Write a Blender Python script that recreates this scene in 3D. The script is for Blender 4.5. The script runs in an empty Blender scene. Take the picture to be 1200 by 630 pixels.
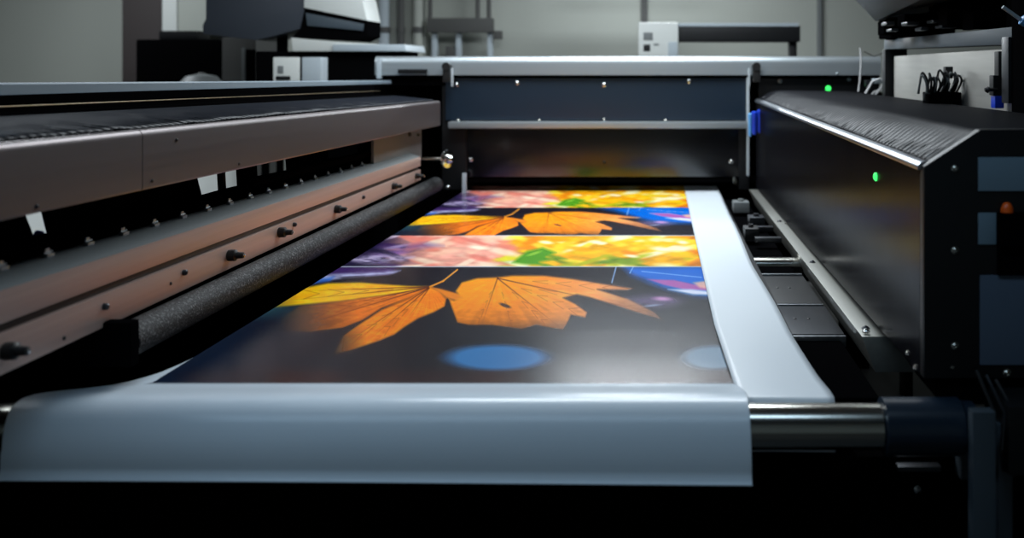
import bpy, bmesh, math, random
import numpy as np
from mathutils import Vector, Matrix
random.seed(7)
F, CX, CY, HC = 1100.0, 772.0, 84.0, 1.55     # focal length (px of a 1200 frame), vanishing point, eye height
C = bpy.context.scene.collection
PI = math.pi

def P(px, py, Y):                 # measured point at depth Y -> world
    return Vector(((px-CX)*Y/F, Y, HC-(py-CY)*Y/F))
def YX(px, X): return X*F/(px-CX)
def PX(px, py, X): return P(px, py, YX(px, X))

# ------------------------------------------------------------------ materials
def lin(c): return tuple((v/12.92 if v <= .04045 else ((v+.055)/1.055)**2.4) for v in c)
def mat(name, rgb, rough=.5, metal=0., spec=.5, noise=0., nscale=(30,30,30), rvar=0., bump=0., bscale=60, coat=0., emis=None, estr=0.):
    m = bpy.data.materials.new(name); m.use_nodes = True
    nt = m.node_tree; b = nt.nodes['Principled BSDF']
    base = lin([v/255 for v in rgb])
    b.inputs['Base Color'].default_value = (*base, 1)
    b.inputs['Roughness'].default_value = rough; b.inputs['Metallic'].default_value = metal
    b.inputs['Specular IOR Level'].default_value = spec
    if coat: b.inputs['Coat Weight'].default_value = coat; b.inputs['Coat Roughness'].default_value = .12
    if emis: b.inputs['Emission Color'].default_value = (*emis, 1); b.inputs['Emission Strength'].default_value = estr
    if noise or rvar or bump:
        tc = nt.nodes.new('ShaderNodeTexCoord'); mp = nt.nodes.new('ShaderNodeMapping')
        mp.inputs['Scale'].default_value = nscale
        nt.links.new(tc.outputs['Object'], mp.inputs['Vector'])
        n = nt.nodes.new('ShaderNodeTexNoise'); n.inputs['Scale'].default_value = 1.; n.inputs['Detail'].default_value = 4
        nt.links.new(mp.outputs['Vector'], n.inputs['Vector'])
        if noise:
            r = nt.nodes.new('ShaderNodeMapRange'); r.inputs['From Min'].default_value=.25; r.inputs['From Max'].default_value=.75
            r.inputs['To Min'].default_value = 1-noise; r.inputs['To Max'].default_value = 1+noise
            nt.links.new(n.outputs['Fac'], r.inputs['Value'])
            v = nt.nodes.new('ShaderNodeVectorMath'); v.operation='SCALE'; v.inputs[0].default_value = base
            nt.links.new(r.outputs['Result'], v.inputs['Scale']); nt.links.new(v.outputs['Vector'], b.inputs['Base Color'])
        if rvar:
            r = nt.nodes.new('ShaderNodeMapRange')
            r.inputs['To Min'].default_value = max(.02, rough-rvar); r.inputs['To Max'].default_value = rough+rvar
            nt.links.new(n.outputs['Fac'], r.inputs['Value']); nt.links.new(r.outputs['Result'], b.inputs['Roughness'])
        if bump:
            n2 = nt.nodes.new('ShaderNodeTexNoise'); n2.inputs['Scale'].default_value = bscale; n2.inputs['Detail'].default_value = 3
            nt.links.new(tc.outputs['Object'], n2.inputs['Vector'])
            bp = nt.nodes.new('ShaderNodeBump'); bp.inputs['Strength'].default_value = bump; bp.inputs['Distance'].default_value = .004
            nt.links.new(n2.outputs['Fac'], bp.inputs['Height']); nt.links.new(bp.outputs['Normal'], b.inputs['Normal'])
    return m
M = dict(
 wall  = mat('wall_paint', (163,166,158), .8, noise=.05, nscale=(.8,.8,.8), bump=.15, bscale=40),
 wallL = mat('left_wall_paint', (140,148,146), .8, noise=.04, nscale=(.8,.8,.8)),
 floor = mat('floor_concrete', (60,60,60), .55, noise=.15, nscale=(2,2,2)),
 ceil  = mat('ceiling_paint', (70,72,74), .9),
 black = mat('black_powder_coat', (15,16,18), .45, spec=.35, bump=.1, bscale=300),
 gloss = mat('black_satin_sheet', (14,15,19), .22, spec=.32),
 deep  = mat('matt_black', (7,7,8), .9, spec=.0),
 navy  = mat('dark_blue_enamel', (24,38,52), .38, spec=.5),
 slate = mat('slate_enamel', (64,74,82), .45, spec=.5),
 inset = mat('grey_blue_inset', (116,138,152), .5, spec=.4),
 inset2 = mat('dark_grey_blue_inset', (84,98,116), .5, spec=.4),
 sleeve= mat('dark_blue_sleeve', (22,36,50), .3, spec=.6),
 alu   = mat('brushed_aluminium', (165,170,176), .33, metal=1., noise=.08, nscale=(90,1.2,90), rvar=.08),
 railm = mat('satin_rail_metal', (150,150,144), .4, metal=.6, noise=.1, nscale=(40,2,40)),
 railt = mat('grey_painted_rail', (104,118,128), .5),
 alux  = mat('cover_aluminium', (176,184,188), .38, metal=.75, noise=.05, nscale=(1,90,90), rvar=.06),
 aluw  = mat('reflection_tinted_aluminium', (186,160,150), .42, metal=.45, noise=.1, nscale=(70,1.0,70), rvar=.08),  # warm reflection of the print put into the base colour
 aluh  = mat('housing_aluminium', (98,90,90), .38, metal=.7, noise=.05, nscale=(70,1.0,70), rvar=.05),
 plate = mat('brushed_plate', (178,176,170), .45, metal=.5, noise=.08, nscale=(3,3,60)),
 steel = mat('polished_steel', (190,188,180), .2, metal=1., noise=.06, nscale=(3,60,60), rvar=.05),
 dsteel= mat('dark_steel', (74,76,80), .35, metal=.9, noise=.1, nscale=(40,3,40)),
 chrome= mat('chrome', (215,215,215), .12, metal=1.),
 brass = mat('brass_strip', (196,168,128), .3, metal=1.),
 bellow= mat('bellows_fabric', (18,21,27), .55, spec=.35, noise=.15, nscale=(8,40,8)),
 bellow2= mat('right_bellows_fabric', (22,23,26), .5, spec=.35, noise=.15, nscale=(8,30,8)),
 foam  = mat('foam_rubber', (24,24,25), .5, spec=.6, noise=.5, nscale=(260,260,260), bump=1., bscale=260),
 rubber= mat('black_rubber', (14,14,15), .5),
 white = mat('white_plastic', (205,208,204), .45),
 pale  = mat('pale_painted_metal', (168,178,184), .5),
 grey  = mat('grey_plastic', (108,112,112), .5),
 bluep = mat('blue_plastic', (18,60,190), .35),
 bluelt= mat('light_blue_plastic', (90,160,220), .35),
 orange= mat('orange_plastic', (225,90,15), .4),
 led   = mat('green_led', (20,200,60), .3, emis=(.05,1,.15), estr=1.6),
 brown = mat('dark_brown_column', (50,43,42), .7),
 paper = mat('white_media', (214,222,228), .34, spec=.5),
 wirew = mat('white_wire', (190,190,190), .4),
 tinblue= mat('blue_grey_enamel', (50,55,63), .45),
 fix   = mat('grey_fixture', (70,70,68), .6),
)

def coated(name, rgb, gl, rough, bump=0.):      # satin coating: dark body colour under a weak even gloss
    m = bpy.data.materials.new(name); m.use_nodes = True; nt = m.node_tree; nt.nodes.clear()
    o = nt.nodes.new('ShaderNodeOutputMaterial'); mx = nt.nodes.new('ShaderNodeMixShader'); d = nt.nodes.new('ShaderNodeBsdfDiffuse'); g = nt.nodes.new('ShaderNodeBsdfGlossy')
    d.inputs['Color'].default_value = (*lin([v/255 for v in rgb]),1); g.inputs['Color'].default_value = (1,1,1,1); g.inputs['Roughness'].default_value = rough
    mx.inputs['Fac'].default_value = gl
    tc = nt.nodes.new('ShaderNodeTexCoord'); n = nt.nodes.new('ShaderNodeTexNoise'); n.inputs['Scale'].default_value = 9
    nt.links.new(tc.outputs['Object'], n.inputs['Vector']); r = nt.nodes.new('ShaderNodeMapRange'); r.inputs['To Min'].default_value = rough*.85; r.inputs['To Max'].default_value = rough*1.15
    nt.links.new(n.outputs['Fac'], r.inputs['Value']); nt.links.new(r.outputs['Result'], g.inputs['Roughness'])
    nt.links.new(d.outputs[0], mx.inputs[1]); nt.links.new(g.outputs[0], mx.inputs[2]); nt.links.new(mx.outputs[0], o.inputs['Surface'])
    return m
M['gloss'] = coated('black_satin_sheet', (13,13,17), .075, .21)
M['bellow'] = coated('bellows_fabric', (20,23,30), .03, .35)
M['bellow2'] = coated('right_bellows_fabric', (21,22,26), .045, .35)
# foam sparkle painted into the base colour as random pale flecks
m=M['foam']; nt=m.node_tree; bs=nt.nodes['Principled BSDF']
for l in list(bs.inputs['Base Color'].links): nt.links.remove(l)
tc=nt.nodes.new('ShaderNodeTexCoord'); n=nt.nodes.new('ShaderNodeTexNoise'); n.inputs['Scale'].default_value=170; n.inputs['Detail'].default_value=1
nt.links.new(tc.outputs['Object'],n.inputs['Vector']); cr=nt.nodes.new('ShaderNodeValToRGB')
cr.color_ramp.elements[0].position=.56; cr.color_ramp.elements[0].color=(.006,.006,.007,1); cr.color_ramp.elements[1].position=.72; cr.color_ramp.elements[1].color=(.16,.165,.165,1)
nt.links.new(n.outputs['Fac'],cr.inputs['Fac']); nt.links.new(cr.outputs['Color'],bs.inputs['Base Color']); bs.inputs['Specular IOR Level'].default_value=.2
# ------------------------------------------------------------------ mesh tools
class MB:
    def __init__(s): s.bm = bmesh.new()
    def quad(s, pts):
        vs = [s.bm.verts.new(p) for p in pts]; return s.bm.faces.new(vs)
    def box(s, x0,x1,y0,y1,z0,z1, bev=0.):
        t = bmesh.new(); r = bmesh.ops.create_cube(t, size=1)
        for v in t.verts:
            v.co = Vector(((x0+x1)/2+v.co.x*(x1-x0), (y0+y1)/2+v.co.y*(y1-y0), (z0+z1)/2+v.co.z*(z1-z0)))
        if bev: bmesh.ops.bevel(t, geom=t.edges[:], offset=bev, segments=2, profile=.7, affect='EDGES')
        s.merge(t); return s
    def merge(s, t):
        me = bpy.data.meshes.new('t'); t.to_mesh(me); t.free(); s.bm.from_mesh(me); bpy.data.meshes.remove(me)
    def loft(s, rings, closed=True, caps=True):
        R = [[s.bm.verts.new(p) for p in r] for r in rings]; n = len(R[0])
        for a, b in zip(R, R[1:]):
            for i in range(n if closed else n-1):
                j = (i+1) % n
                s.bm.faces.new((a[i], a[j], b[j], b[i]))
        if caps and closed:
            s.bm.faces.new(R[0][::-1]); s.bm.faces.new(R[-1])
        return s
    def prism(s, prof, y0, y1):      # closed XZ profile extruded along Y
        return s.loft([[(x,y0,z) for x,z in prof], [(x,y1,z) for x,z in prof]])
    def tube(s, pts, r, seg=10, caps=True):
        pts = [Vector(p) for p in pts]; rings = []
        up = Vector((0,0,1)); prev = None
        for i, p in enumerate(pts):
            d = (pts[min(i+1,len(pts)-1)]-pts[max(i-1,0)]).normalized()
            if prev is None:
                a = d.cross(up if abs(d.z) < .9 else Vector((1,0,0))).normalized()
            else: a = (prev - d*prev.dot(d)).normalized()
            prev = a; b = d.cross(a)
            rr = r[i] if isinstance(r, (list,tuple)) else r
            rings.append([p+a*rr*math.cos(2*PI*k/seg)+b*rr*math.sin(2*PI*k/seg) for k in range(seg)])
        return s.loft(rings, True, caps)
    def cyl(s, p0, p1, r, seg=24): return s.tube([p0, p1], r, seg)
    def lathe(s, p, axis, prof, seg=24):     # prof: (distance along axis, radius)
        p = Vector(p); axis = Vector(axis).normalized()
        a = axis.orthogonal().normalized(); b = axis.cross(a)
        rings = [[p+axis*t+(a*math.cos(2*PI*k/seg)+b*math.sin(2*PI*k/seg))*max(r,1e-4) for k in range(seg)] for t, r in prof]
        return s.loft(rings)
    def build(s, name, m, parent=None, smooth=None, bev=0.):
        bmesh.ops.recalc_face_normals(s.bm, faces=s.bm.faces)
        if bev:
            es = [e for e in s.bm.edges if len(e.link_faces)==2 and e.calc_face_angle(0) > .5]
            bmesh.ops.bevel(s.bm, geom=es, offset=bev, segments=2, profile=.6, affect='EDGES')
        loc = Vector((0,0,0)); q = parent
        while q is not None: loc = loc + q.location; q = q.parent
        me = bpy.data.meshes.new(name)
        if parent is None:            # top-level mesh: origin at its base
            xs = [v.co.x for v in s.bm.verts]; ys = [v.co.y for v in s.bm.verts]; zs = [v.co.z for v in s.bm.verts]
            org = Vector(((min(xs)+max(xs))/2, (min(ys)+max(ys))/2, min(zs)))
        else:
            cs = [v.co for v in s.bm.verts]; org = sum(cs, Vector())/len(cs)
        for v in s.bm.verts: v.co -= org
        s.bm.to_mesh(me); s.bm.free()
        o = bpy.data.objects.new(name, me); C.objects.link(o)
        me.materials.append(M[m] if isinstance(m, str) else m)
        o.parent = parent; o.location = org-loc
        if smooth is not False:
            me.polygons.foreach_set('use_smooth', [True]*len(me.polygons))
            try: me.set_sharp_from_angle(angle=math.radians(smooth or 35))
            except Exception: pass
        return o
def thing(name, loc, label, cat, group=None):
    o = bpy.data.objects.new(name, None); C.objects.link(o); o.location = loc; o.empty_display_size = .1
    return tag(o, label, cat, group)
def tag(o, label, cat, group=None, kind=None):
    o['label'] = label; o['category'] = cat
    if group: o['group'] = group
    if kind: o['kind'] = kind
    return o
def struct(o): o['kind'] = 'structure'; return o
_bolt = {}
def bolt(parent, p, axis, r=.008, m='chrome', name='bolt'):     # dome-headed bolt with a socket ring
    k = (round(r,4), m, tuple(round(a) for a in axis))
    loc = Vector(p); q = parent
    while q is not None: loc -= q.location; q = q.parent
    if k not in _bolt:
        b = MB(); b.lathe((0,0,0), axis, [(-.002,r*1.25),(.0015,r*1.25),(.002,r),(r*.6,r*.8),(r*.8,r*.45),(r*.55,r*.4),(r*.5,.0002)], 14)
        t = b.build(name, m, None); _bolt[k] = t.data
        # mesh origin correction
        t.data.transform(Matrix.Translation(t.location)); t.location = (0,0,0)
        o = t
    else:
        o = bpy.data.objects.new(name, _bolt[k]); C.objects.link(o)
    o.parent = parent; o.location = loc
    return o
def part_copy(o, delta):
    c = o.copy(); C.objects.link(c); c.location = o.location + Vector(delta); return c

# ================================================================== ROOM
WY = 8.6
b = MB(); b.box(-8,6,-1.6,9.2,-.1,0); struct(b.build('floor','floor'))
b = MB(); b.box(-8,6,-1.6,9.2,3.2,3.3); struct(b.build('ceiling','ceil'))
b = MB(); b.box(-8,6,WY,WY+.15,0,3.2); struct(b.build('wall_back','wall'))
b = MB(); b.box(-8.15,-8,-1.6,9.2,0,3.2); struct(b.build('wall_left','wallL'))
b = MB(); b.box(6,6.15,-1.6,9.2,0,3.2); struct(b.build('wall_right','wallL'))
b = MB(); b.box(-8,6,-1.75,-1.6,0,3.2); struct(b.build('wall_front','wallL'))
# dark column between the wall bays, thin wall seams
a0, a1 = P(143,0,8.2).x, P(190,0,8.2).x
b = MB(); b.box(a0,a1,8.2,WY,0,3.2,.01); struct(b.build('trim_1','brown'))
for i,(px,w) in enumerate(((755,.03),(960,.02))):
    x = P(px,0,8.58).x; b = MB(); b.box(x-w,x+w,8.56,WY,0,3.2,.004); struct(b.build('trim_%d'%(i+2),'fix' if i==0 else 'grey'))
# pilaster with vertical ribs
b = MB()
x0 = P(432,0,8.4).x; x1 = P(497,0,8.4).x
b.box(x0,x1,8.45,WY,0,3.2,.01); struct(b.build('trim_4','wall'))
for k,(px,r,m,lb) in enumerate(((450,.045,'pale','pale vertical pipe on the back wall, nearest the hanging console'),(470,.028,'fix','thin dark vertical pipe on the back wall beside the pale pipe'),(490,.04,'wall','grey vertical pipe on the back wall, nearest the wall bracket'))):
    q = P(px,0,8.4); t = thing('wall_pipe',(q.x,8.4,0),lb,'pipe')
    b = MB(); b.cyl((q.x,8.4,0),(q.x,8.4,3.2),r,20); b.build('pipe',m,t)
    for z in (.6,1.9,3.0):
        b = MB(); b.lathe((q.x,8.4,z),(0,0,1),[(0,r*1.25),(.05,r*1.25)],20); b.box(q.x-.02,q.x+.02,8.4,8.46,z,z+.05); b.build('clamp','fix',t)
# ceiling panels (lamps)
def panel(x,y,sx,sy,power,label,col=(.86,.94,1),spread=PI):
    t = thing('ceiling_light',(x,y,3.19),label,'ceiling light','ceiling light panels')
    b = MB(); 
    b.box(x-sx/2-.04,x+sx/2+.04,y-sy/2-.04,y-sy/2,3.12,3.2,.005); b.box(x-sx/2-.04,x+sx/2+.04,y+sy/2,y+sy/2+.04,3.12,3.2,.005)
    b.box(x-sx/2-.04,x-sx/2,y-sy/2,y+sy/2,3.12,3.2,.005); b.box(x+sx/2,x+sx/2+.04,y-sy/2,y+sy/2,3.12,3.2,.005); b.build('frame','grey',t)
    l = bpy.data.lights.new('lamp','AREA'); l.shape='RECTANGLE'; l.size=sx; l.size_y=sy; l.energy=power; l.color=col; l.spread=spread
    o = bpy.data.objects.new('lamp',l); C.objects.link(o); o.parent=t; o.location=(0,0,-.06)
    b = MB(); b.box(x-sx/2,x+sx/2,y-sy/2,y+sy/2,3.15,3.19); b.build('diffuser','white',t)
    return t
panel(-.3,4.6,1.9,1.5,118,'ceiling light panel above the printed banner')
panel(-.1,7.3,1.5,.5,60,'ceiling light panel near the back wall, above the rear gantry')
panel(-4.6,6.9,1.2,.5,44,'ceiling light panel near the dark brown column')
panel(-2.6,3.8,.6,2.6,28,'ceiling light panel above the left housing')
panel(-.8,1.0,3.0,.5,22,'added cool fill panel above the front of the bed',(.55,.78,1))  # added fill, tinted and widened to brighten the banner's hanging end

# added unseen strip lamp, placed to throw gloss haze on the print
hl=thing('added_haze_lamp',(-.25,8.0,2.30),'added strip light for the print haze, near the back wall above the plotter','added light')
b=MB(); b.box(-.85,.35,7.93,8.07,2.28,2.34,.01); b.build('lamp_housing','grey',hl)
for x in (-.7,.2):
    b=MB(); b.cyl((x,8,2.34),(x,8,3.2),.006,8); b.build('cord','rubber',hl)
l=bpy.data.lights.new('lamp','AREA'); l.shape='RECTANGLE'; l.size=1.1; l.size_y=.14; l.energy=28; l.color=(.9,.96,1)
o=bpy.data.objects.new('lamp',l); C.objects.link(o); o.parent=hl; o.location=(0,-.02,-.03); o.rotation_euler=(math.radians(-38),0,0)
# ================================================================== ARTWORK on the banner
PZ = .85; H = HC-PZ
def uv2Y(v): return F*H/(v-CY)
def inpoly(u, v, poly, soft=0.):
    n = len(poly); ins = np.zeros(u.shape, bool); d2 = np.full(u.shape, 1e9)
    for i in range(n):
        x1,y1 = poly[i]; x2,y2 = poly[(i+1)%n]
        cond = ((y1 > v) != (y2 > v)); 
        with np.errstate(divide='ignore', invalid='ignore'):
            xi = (x2-x1)*(v-y1)/((y2-y1) if y2 != y1 else 1e-9)+x1
        ins ^= cond & (u < xi)
        if soft:
            dx,dy = x2-x1,y2-y1; t = np.clip(((u-x1)*dx+(v-y1)*dy)/(dx*dx+dy*dy+1e-9),0,1)
            d2 = np.minimum(d2,(u-x1-t*dx)**2+(v-y1-t*dy)**2)
    if not soft: return ins.astype(float)
    d = np.sqrt(d2); return np.clip(.5+np.where(ins,d,-d)/soft*.5,0,1)
def segd(u,v,a,b2):
    dx,dy = b2[0]-a[0],b2[1]-a[1]; t = np.clip(((u-a[0])*dx+(v-a[1])*dy)/(dx*dx+dy*dy),0,1)
    return np.sqrt((u-a[0]-t*dx)**2+(v-a[1]-t*dy)**2), t
rng = np.random.RandomState(5)
G = rng.rand(64,64)
def vnoise(x,y):
    xi=np.floor(x).astype(int); yi=np.floor(y).astype(int); fx=x-xi; fy=y-yi
    fx=fx*fx*(3-2*fx); fy=fy*fy*(3-2*fy)
    g=lambda a,b_:G[a%64,b_%64]
    return (g(xi,yi)*(1-fx)+g(xi+1,yi)*fx)*(1-fy)+(g(xi,yi+1)*(1-fx)+g(xi+1,yi+1)*fx)*fy
def fbm(x,y,o=4):
    s=0;a=.5
    for k in range(o): s=s+a*vnoise(x*2**k+17*k,y*2**k+5*k); a*=.5
    return s
def mixc(col,c,w):
    c=np.array(c,float)/255.
    return col*(1-w[...,None])+ (c if c.ndim>1 else c[None,:])*w[...,None]
def ell(u,v,cx,cy,rx,ry,ang=0,soft=.25):
    ca,sa=math.cos(ang),math.sin(ang); du=u-cx; dv=v-cy
    a=(du*ca+dv*sa)/rx; b_=(-du*sa+dv*ca)/ry
    r=np.sqrt(a*a+b_*b_); return np.clip((1-r)/soft,0,1)
L1=[ # lobes of the left leaf
 ([(504,336),(478,335),(450,333),(422,331),(384,332),(358,337),(336,350),(322,360),(352,357),(400,353),(450,346),(487,341)],(246,164,18),0),
 ([(504,336),(487,341),(450,346),(400,353),(352,358),(330,372),(326,388),(365,389),(402,384),(425,375),(447,361),(480,349)],(214,104,20),0),
 ([(504,336),(480,349),(447,363),(424,378),(402,393),(390,416),(410,411),(427,405),(445,399),(462,392),(474,383),(490,373),(508,366),(521,359),(523,350),(515,341)],(238,118,20),0)]
BR=[(504,336),(515,338),(541,345),(545,352),(534,352),(523,349),(516,343)]
L2=[(534,341),(541,331),(559,326),(583,325),(600,323),(638,323),(672,327),(702,332),(742,338),(735,340),(700,339),(735,350),(768,366),(778,376),(752,368),(719,357),(690,348),(676,345),(660,349),(674,356),(688,366),(686,372),(669,369),(664,380),(660,387),(643,384),(628,381),(612,386),(590,383),(577,381),(564,381),(550,381),(536,378),(529,359),(526,350),(532,352),(541,349)]
def paint_leaf(u,v,rep=False):
    col=np.zeros(u.shape+(3,)); n=fbm(u/40,v/14)
    col[:]=np.array((26,21,30))/255.
    col=mixc(col,(16,34,58),np.clip((430-u)/170,0,1)*.8*(n>-1))
    col=mixc(col,(46,92,100),np.clip(1-np.abs(v-362)/16,0,1)*np.clip((370-u)/60,0,1)*.8)
    col=mixc(col,(70,30,28),np.clip((v-424)/18,0,1)*.8*np.clip(fbm(u/60,v/40,2)*3-.9,0,1))
    col=mixc(col,(58,64,78),np.clip(1-np.hypot((u-735)/120,(v-372)/48),0,1)*.3)  # faint grey haze of the gloss reflection, painted into the print
    # purple / white fringe at the left under the flowers
    col=mixc(col,(70,40,110),inpoly(u,v,[(395,312),(470,312),(455,321),(372,322)],3)*.8)
    col=mixc(col,(190,190,232),inpoly(u,v,[(380,322),(470,317),(460,321),(400,326),(366,331),(370,327)],2)*np.clip(fbm(u/14,v/3)*2,0,1))
    col=mixc(col,(40,100,200),inpoly(u,v,[(368,328),(392,324),(386,330),(362,333)],2)*.8)
    # blue field at the right
    bl=inpoly(u,v,[(728,311),(845,311),(845,349),(812,346),(783,339),(758,330),(740,322)],5)
    col=mixc(col,(0,100,205),np.clip(bl*(.85+.3*vnoise(u/30,v/8)),0,1))
    if rep:
        col=mixc(col,(0,100,205),inpoly(u,v,[(668,311),(845,311),(845,353),(772,353),(735,339),(700,322)],7))
        col=mixc(col,(216,190,236),inpoly(u,v,[(756,327),(790,327),(836,340),(838,352),(800,341)],2.5)*.9)
    for a,c2,w in (((722,313),(717,331),1.2),((742,313),(738,320),1),((752,318),(822,325),.9)):
        d,t=segd(u,v,a,c2); col=mixc(col,(150,190,240),np.clip((w-d)/.8,0,1)*.8)
    # petals
    col=mixc(col,(172,92,168),inpoly(u,v,[(758,327),(790,328),(818,334),(835,336),(835,341),(800,339),(778,334)],1.2))
    col=mixc(col,(240,180,160),inpoly(u,v,[(812,331),(835,328),(838,340),(820,337)],1.5)*.9)
    col=mixc(col,(222,226,245),inpoly(u,v,[(783,339),(810,339),(836,342),(838,346),(812,345)],1.5))
    pt=inpoly(u,v,[(735,349),(760,346),(785,347),(802,352),(790,358),(770,361),(748,358)],5)
    col=mixc(col,(120,100,140),pt*.7); col=mixc(col,(226,160,214),ell(u,v,776,350,16,3.5,.05,.8)*.85); col=mixc(col,(170,190,215),ell(u,v,764,358,16,2,-.1,.8)*.6)
    # leaf shading
    tex=fbm(u/9,v/2.2); stre=fbm((u+v*3)/26,v/5)
    node=(504,336)
    for poly,c,_ in L1:
        w=inpoly(u,v,poly,1.6)
        far=np.clip((np.hypot(u-504,(v-336)*2)-60)/140,0,1)
        ang=np.arctan2(v-336,504-u+1e-3)
        ray=.6*vnoise(ang*38,np.hypot(u-504,v-336)/30)+.4*tex
        cc=np.array(c)/255.*(.92+.4*ray[...,None])
        cc=cc+np.array((.25,.2,.03))*np.clip(tex-.45,0,1)[...,None]
        if c[1]>140: # yellow outer lobe
            cc=cc*(1-far[...,None]*.35)+np.array((.72,.62,.08))*far[...,None]*.45
            fade=1-np.clip((350-u)/30,0,1)*.5
        elif c[1]<110: fade=1-np.clip((420-u)/95,0,.97)
        else: fade=1-np.clip((430-u)/45,0,.9)*np.clip((v-375)/20,0,1)
        w=w*fade; col=col*(1-w[...,None])+np.clip(cc,0,1)*w[...,None]
    w=inpoly(u,v,BR,1.5); col=mixc(col,(236,130,30),w)
    w=inpoly(u,v,L2,1.6)
    rr=np.hypot(u-583,(v-326)*2.2); ang=np.arctan2((v-326)*2.2,u-583)
    ray=.5*vnoise(ang*22+3,rr/30)+.5*tex
    rp=np.clip((u-600)/120,0,1)
    cc=np.array((252,136,16))/255.*(1-rp[...,None])+np.array((226,142,84))/255.*rp[...,None]
    cc=cc*(.92+.3*ray[...,None])*(1.05-.3*np.clip((v-350)/36,0,1)[...,None])+np.array((.12,.1,.04))*np.clip(tex-.5,0,1)[...,None]
    fade=1-np.clip((u-700)/75,0,1)*.55
    fade=fade*(1-np.clip((v-374)/14,0,1)*.45)
    w=w*fade; col=col*(1-w[...,None])+np.clip(cc,0,1)*w[...,None]
    col=mixc(col,(36,28,40),ell(u,v,592,358,9,2.6,.35,.5)*.8)
    # fine side veins and darker rims on both leaves
    for a,pts in (((504,336),[(360,345),(372,368),(415,398),(452,388)]),((583,326),[(560,378),(600,381),(640,380),(676,366),(745,370),(720,338)])):
        for q in pts:
            d,t=segd(u,v,a,q)
            for k in range(3,10,2):
                f=k/10; bx=a[0]+(q[0]-a[0])*f; by=a[1]+(q[1]-a[1])*f
                for sg in (-1,1):
                    d2,t2=segd(u,v,(bx,by),(bx+(q[0]-a[0])*.13,by+sg*6*f+(q[1]-a[1])*.1)); col=mixc(col,(120,50,14),np.clip((.75-d2)/.7,0,1)*.35)
            col=mixc(col,(255,190,90),np.clip((.8-d)/.7,0,1)*.3*np.clip(1-t,0,1))
    # veins
    for a,pts in (((504,336),[(350,341),(338,352),(345,384),(402,404),(480,370),(380,362),(440,392)]),((583,326),[(565,379),(658,385),(765,366)])):
        for q in pts:
            d,t=segd(u,v,a,q); col=mixc(col,(96,36,10),np.clip((1.15-t*.5-d)/.9,0,1)*.75*(w if False else 1)*np.clip(1.15-t,0,1))
    d,t=segd(u,v,(504,336),(520,329)); col=mixc(col,(226,140,40),np.clip((1.6-d)/1,0,1))
    d,t=segd(u,v,(519,329.5),(536,316)); col=mixc(col,(232,150,50),np.clip((1.4-d)/1,0,1))
    # bokeh discs
    col=mixc(col,(58,128,190),ell(u,v,583,419,73,18,0,.35)*.95)
    col=mixc(col,(120,160,188),ell(u,v,838,419,50,18,0,.4)*.8)
    return col
petals=[]
pr=np.random.RandomState(11)
for k in range(240):
    cx=pr.uniform(400,850); cy=pr.uniform(262,316)
    if cx<470: pal=[(60,30,90),(120,80,150),(24,20,50),(236,210,230),(90,60,120),(240,160,150)]
    elif cx<600: pal=[(244,170,150),(250,196,170),(232,130,110),(252,220,190),(250,190,160),(226,120,104)]
    else: pal=[(252,196,20),(250,160,10),(255,226,60),(255,240,170),(240,130,20),(240,200,20),(190,110,20),(255,250,215),(255,205,40),(253,180,20),(255,214,60)]
    if cx>560 and cy>300 and pr.rand()<.5: pal=[(170,180,20),(90,130,20),(120,150,30),(220,210,40)]
    petals.append((cx,cy,pr.uniform(10,36),pr.uniform(2.0,5.5),pr.uniform(-.45,.35),pal[pr.randint(len(pal))]))
def paint_flower(u,v):
    col=np.zeros(u.shape+(3,)); n=fbm(u/18,v/4)
    base=np.where((u<455)[...,None],np.array((34,26,64)),np.where((u<600)[...,None],np.array((238,160,140)),np.array((244,172,24))))/255.
    t1=np.clip((u-440)/60,0,1)[...,None]; t2=np.clip((u-580)/50,0,1)[...,None]
    base=np.array((34,26,64))/255.*(1-t1)+np.array((238,160,140))/255.*t1
    base=base*(1-t2)+np.array((244,172,24))/255.*t2
    col[:]=base*(.7+.6*n[...,None])
    for cx,cy,rx,ry,a,c in petals:
        m=(np.abs(u-cx)<rx+2)&(np.abs(v-cy)<rx+2)
        if not m.any(): continue
        w=ell(u[m],v[m],cx,cy,rx,ry,a,.6); sh=.95+.12*vnoise(u[m]/8,v[m]/3)
        col[m]=col[m]*(1-w[:,None]*.85)+np.array(c)/255.*sh[:,None]*w[:,None]*.85
    col=mixc(col,(80,150,30),inpoly(u,v,[(606,303),(618,294),(636,290),(652,296),(640,301),(652,304),(632,307),(640,311),(616,310),(600,308)],2))
    col=mixc(col,(160,200,70),ell(u,v,626,297,12,2,-.3,.6)*.7)
    for cx,cy,rx,ry in ((775,292,18,4),(700,284,14,3),(560,290,16,3),(640,284,12,2.5),(740,300,12,2.5),(800,284,10,3)):
        col=mixc(col,(255,246,214),ell(u,v,cx,cy,rx,ry,.1,.7)*.9)
    # dark left end with purple streaks
    dk=np.clip((468-u)/34+.6*(fbm(u/20,v/5)-.5),0,1)
    col=mixc(col,(24,20,44),dk*.85)
    col=mixc(col,(206,190,226),inpoly(u,v,[(402,304),(440,298),(486,301),(470,306),(430,309)],2.5)*np.clip(fbm(u/10,v/2)*2.2-.3,0,1)*.8)
    col=mixc(col,(80,60,130),inpoly(u,v,[(440,290),(500,284),(520,288),(470,294)],3)*.6)
    return np.clip(col,0,1)
Yd0,Yd1,Yc1 = uv2Y(448),uv2Y(312.5),uv2Y(276)
PER = uv2Y(243)-Yd1
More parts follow.
